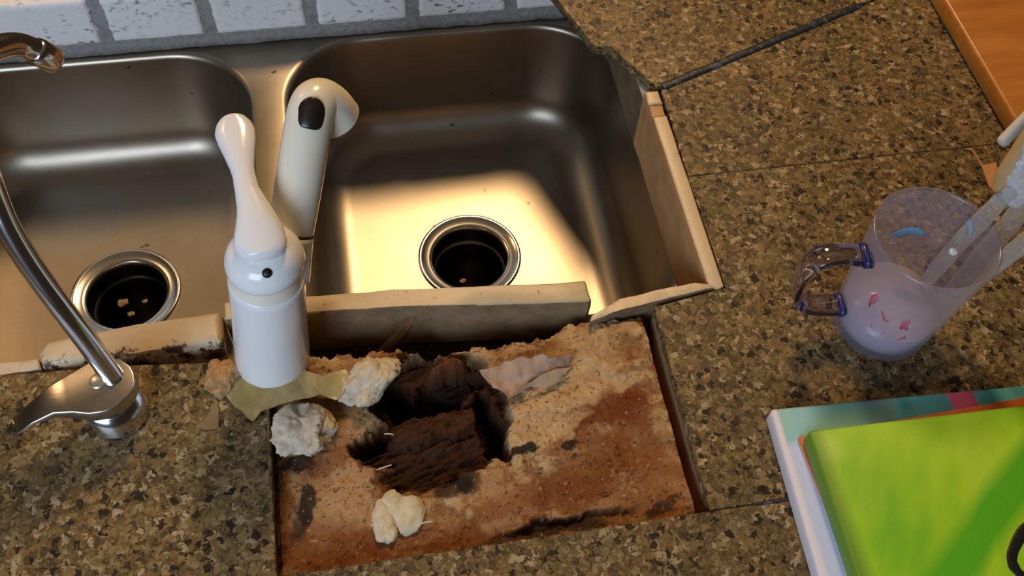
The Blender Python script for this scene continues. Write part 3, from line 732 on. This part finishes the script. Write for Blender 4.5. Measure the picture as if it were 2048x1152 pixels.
g = canvas_block('painted_canvas', 'bright lime green canvas on top of the canvas stack', (.3860, .0345), -.022, .30, .26, .0227, .041, green())
pts = spline([at(*p, .0416) for p in ((2085, 1040), (2052, 1058), (2030, 1092), (2024, 1122), (2040, 1148), (2075, 1172), (2110, 1180))], 40)
bm = sweep(pts, [.0030+.0012*float(vnoise(i*.35, 2.2)) for i in range(41)], .0004, side=(0, 0, 1) if False else (1, 0, 0), n=10)
me_par = g
o = obj('painted_outline', bm, plain('black_paint', (.008, .008, .007), .4), g); o['label'] = 'black painted outline'

# ------------------------------------------------------------------ wooden board, top right
s = Mat('orange_brown_wood'); n1 = s.noise(14, 5, .6, stretch=(.25, 1, 1)); n2 = s.noise(120, 3, .6, stretch=(.08, 1, 1)); kn = s.noise(18, 2, stretch=(.6, 1, 1))
c = s.ramp(n1, [(.3, (.40, .135, .016)), (.55, (.52, .19, .026)), (.75, (.60, .25, .045))])
c = s.mix(.35, c, s.ramp(n2, [(.35, (.5, .42, .35)), (.65, WHT)]), 'MULTIPLY'); c = s.mix(s.ramp(kn, [(.66, BLK), (.74, WHT)]), c, (.16, .055, .012))
s.color(c).set(Roughness=.38)
bm = prism([(.694, .26), (.696, .95), (1.10, .95), (1.10, .26)], .002, .022)
bmesh.ops.bevel(bm, geom=bm.edges[:], offset=.0032, segments=3, affect='EDGES', profile=.5)
tag(soft(obj('cutting_board', bm, s.m), 50), 'orange brown wooden cutting board lying at the upper right', 'cutting board')

# ------------------------------------------------------------------ putty lumps, crumbs and torn bits
def lump(name, px, py, z, sx, sy, sz, seed, mat, label, rot=0, cat='putty lump', rough=1.0, sub=5):
    bm = bmesh.new(); bmesh.ops.create_icosphere(bm, subdivisions=sub, radius=1); c = at(px, py, z); r = Matrix.Rotation(math.radians(rot), 3, 'Z'); sv = Vector((seed*7.7, seed*1.3, 0))
    for v_ in bm.verts:
        p = v_.co.copy(); f = 1+.45*rough*mnoise.noise(p*1.2+sv)+.26*rough*(.3-abs(mnoise.noise(p*2.1+sv)))+.15*rough*(.3-abs(mnoise.noise(p*4.2+sv)))+.10*rough*(.3-abs(mnoise.noise(p*8.5+sv)))+.05*rough*mnoise.noise(p*17+sv)
        p = p*f; p = Vector((p.x*sx, p.y*sy, max(p.z, -.75)*sz)); v_.co = r@p+Vector(c)
    o = obj(name, bm, mat); return tag(o, label, cat)
PUT = speck('dry_cream_putty', (.60, .52, .38), (.47, .40, .29), 110, .4, .62, .9, .0015)
PUTG = speck('dry_grey_white_putty', (.64, .54, .40), (.47, .39, .28), 110, .4, .62, .9, .0015)
PUTY = speck('yellowed_putty', (.58, .40, .17), (.44, .28, .11), 110, .4, .62, .9, .0015)
PUTT = speck('tan_putty', (.44, .27, .12), (.28, .14, .05), 140, .4, .62, .9, .0015)
lump('putty_lump', 736, 760, -.002, .0225, .0150, .0085, 3, PUT, 'large cream putty lump at the left rim of the rotten hole', 42)
lump('putty_lump', 770, 742, -.003, .0120, .0100, .0060, 8, PUT, 'small cream putty lump against the rear of the large one', 30, rough=.8)
lump('putty_lump', 600, 858, -.003, .0185, .0190, .0100, 5, PUTG, 'grey white putty lump at the board edge below the faucet', 0)
lump('putty_lump', 632, 868, -.006, .0150, .0095, .0060, 12, PUTG, 'flat grey white putty flake under the lump below the faucet', 28)
lump('putty_lump', 652, 842, -.003, .0068, .0085, .0050, 9, PUTY, 'small yellow putty lump right of the grey white one', 20, rough=.6)
lump('putty_lump', 446, 752, .001, .0125, .0155, .0075, 6, PUTT, 'tan crumbly lump beside the left of the faucet base', 10)
# two-lobed putty patch
bm = bmesh.new()
def lobe(px, py, sx, sy, sz, rot, seed):
    b2 = bmesh.new(); bmesh.ops.create_icosphere(b2, subdivisions=4, radius=1); c = at(px, py, -.0105); r = Matrix.Rotation(math.radians(rot), 3, 'Z'); sv = Vector((seed, 0, 0))
    for v_ in b2.verts:
        p = v_.co*(1+.18*mnoise.noise(v_.co*1.8+sv)+.05*mnoise.noise(v_.co*5+sv)+.03*mnoise.noise(v_.co*12+sv)); v_.co = r@Vector((p.x*sx, p.y*sy, max(p.z, -.6)*sz))+Vector(c)
    me = bpy.data.meshes.new('tmp'); b2.to_mesh(me); b2.free(); bm.from_mesh(me); bpy.data.meshes.remove(me)
lobe(817, 1029, .0125, .0150, .0050, -12, 3); lobe(768, 1040, .0088, .0165, .0046, -6, 9); lobe(784, 1006, .0085, .0100, .0042, -20, 5); lobe(795, 1020, .0085, .0080, .0042, 0, 2); lobe(778, 1066, .0065, .0075, .0035, 0, 6)
tag(obj('putty_lump', bm, speck('cream_white_putty', (.62, .54, .37), (.52, .43, .27), 130, .4, .62, .8, .001)), 'smooth two lobed cream putty patch near the front of the board', 'putty lump')
# old glue sheet under the faucet
def sheet(name, pxs, z, th, mat, label, cat, wav=.0012, seed=0, zf=None, sub=3):
    out = [Vector(q) if isinstance(q, Vector) else at(q[0], q[1], q[2] if len(q) > 2 else z) for q in pxs]
    A, B, N = Vector(RT), Vector(UP), Vector(FW)            # sheet is meshed in the plane square to its best seen side
    ring = []                                               # outline with extra points, slightly ragged
    for a, b in zip(out, out[1:]+out[:1]):
        m = max(1, int((b-a).length/.0025))
        ring += [a.lerp(b, k/m) for k in range(m)]
    f2 = [Vector((p.dot(A), p.dot(B))) for p in ring]; dep = np.array([p.dot(N) for p in ring]); R2 = np.array([tuple(p) for p in f2])
    def inside(q):
        c = False
        for a, b in zip(f2, f2[1:]+f2[:1]):
            if (a.y > q[1]) != (b.y > q[1]) and q[0] < (b.x-a.x)*(q[1]-a.y)/(b.y-a.y)+a.x: c = not c
        return c
    pts = list(f2); g_ = .0024
    lo_, hi_ = R2.min(0), R2.max(0); r_ = random.Random(seed)
    for x in np.arange(lo_[0], hi_[0], g_):
        for y in np.arange(lo_[1], hi_[1], g_):
            q = (x+r_.uniform(-.3, .3)*g_, y+r_.uniform(-.3, .3)*g_)
            if inside(q) and np.hypot(*(R2-q).T).min() > g_*.6: pts.append(Vector(q))
    n0 = len(f2)
    V2, _, F2, *_r = delaunay_2d_cdt(pts, [(k, (k+1) % n0) for k in range(n0)], [list(range(n0))], 1, 1e-7)
    top = []
    for v_ in V2:
        w_ = 1/(np.hypot(*(R2-np.array(v_)).T)+1e-5)**2; dd_ = float((dep*w_).sum()/w_.sum())
        p = A*v_.x+B*v_.y+N*dd_; p += mnoise.noise_vector(p*120+Vector((seed, 0, 0)))*wav; p.z += wav*.8*mnoise.noise(p*300); top.append(p)
    up_ = Vector((0, -.25, 1)).normalized() if not isinstance(pxs[0], Vector) else Vector((0, -1, .3)).normalized()
    bm = bmesh.new(); tv = [bm.verts.new(p) for p in top]; bv = [bm.verts.new(p-up_*th) for p in top]
    cnt = {}
    for f in F2:
        for a, b in zip(f, list(f[1:])+[f[0]]): cnt[(a, b)] = 1
        bm.faces.new([tv[k] for k in f]); bm.faces.new([bv[k] for k in reversed(f)])
    for a, b in cnt:
        if (b, a) not in cnt: bm.faces.new((tv[a], bv[a], bv[b], tv[b]))
    o = obj(name, bm, mat, None, True); soft(o, 60); return tag(o, label, cat)
GLUE = speck('yellow_dried_glue', (.36, .26, .09), (.46, .34, .14), 60, .4, .65, .35)
sheet('dried_glue', [(440, 740), (452, 790), (470, 812), (487, 826), (498, 838), (505, 845), (514, 836), (522, 824), (540, 815), (556, 808), (575, 804), (600, 800), (640, 788), (672, 800), (690, 782), (700, 752), (690, 738), (650, 752), (622, 744), (560, 720), (480, 716)],
      .0024, .0014, GLUE, 'sheet of yellowed dried glue around the faucet base', 'glue', .0011, 1)
sheet('glue_scrap', [(432, 795), (420, 822), (398, 852), (408, 860), (436, 858), (438, 820)], .0011, .0009, plain('brown_glue', (.20, .135, .065), .45), 'small brown triangular glue scrap on granite near the tap', 'scrap', .0004, 5)
STR = speck('brown_old_caulk', (.26, .15, .06), (.16, .085, .03), 90, .4, .65, .7)
CP = [aty(812, 636, .2035), aty(836, 630, .2035), aty(812, 668, .2015), aty(782, 700, .1985), aty(752, 730, .190), aty(728, 748, .182), aty(716, 742, .184), aty(727, 722, .189), aty(757, 700, .1985), aty(788, 668, .2025)]
sheet('caulk_strip', CP, None, .0016, STR, 'brown strip of old caulk hanging down the long tile strip', 'caulk', .0008, 3)
PAP = speck('torn_grey_paper', (.42, .30, .22), (.30, .19, .13), 80, .4, .65, .8)
sheet('torn_laminate', [(958, 738, -.002), (985, 735, -.0015), (1010, 722, 0), (1040, 717, 0), (1064, 716, .001), (1085, 706, .002), (1100, 718, 0), (1122, 710, 0), (1150, 712, -.004), (1140, 735, -.008), (1105, 758, -.009), (1062, 762, -.006), (1040, 786, -.005), (1018, 796, -.004), (1002, 782, -.003), (985, 775, -.002), (972, 757, -.002)],
      0, .0012, PAP, 'ragged grey pink torn laminate flap beside the rotten hole', 'flap', .0022, 7)
SLV = plain('pale_wood_sliver', (.46, .32, .20), .7)
sheet('wood_sliver', [(1012, 800, -.003), (1040, 778, -.001), (1078, 752, .0), (1110, 738, -.002), (1142, 735, -.006), (1118, 762, -.007), (1092, 776, -.006), (1062, 772, -.004)], 0, .0012, SLV, 'pale pointed wood sliver lying on the torn laminate', 'sliver', .0006, 8)
# short fibres on the board
FIB = plain('pale_fibre', (.60, .52, .42), .5)
for (a, b, zz, lab) in (((842, 1047), (864, 1043), -.0085, 'pale fibre sticking out from the right of the two lobed putty'), ((742, 1051), (752, 1049), -.0090, 'pale fibre sticking out from the left of the two lobed putty'),
                        ((735, 948), (782, 930), -.0150, 'pale fibre at the front edge of the rotten hole'), ((770, 868), (786, 869), -.0130, 'short pale chip on the left part of the rotten hole')):
    A, B = at(*a, zz), at(*b, zz); mid = A.lerp(B, .5)+Vector((0, 0, .001))
    tag(obj('wood_fibre', sweep(spline([A, mid, B], 8), .00055, n=8), FIB), lab, 'fibre')
# food bits in the left drain
FOOD = speck('food_bits', (.42, .30, .18), (.25, .16, .08), 200, .4, .6)
for px, py, r_, lab in ((246, 606, .0055, 'cream food scrap in the left drain, largest'), (262, 628, .0040, 'greyish food scrap at the bottom of the left drain'), (290, 603, .0030, 'pale food scrap at the right in the left drain'), (925, 562, .0035, 'pale food scrap at the edge of the right drain')):
    lump('food_scrap', px, py, -.243, r_, r_*.8, r_*.5, r_*900, FOOD, lab, 20, 'food scrap', sub=3)
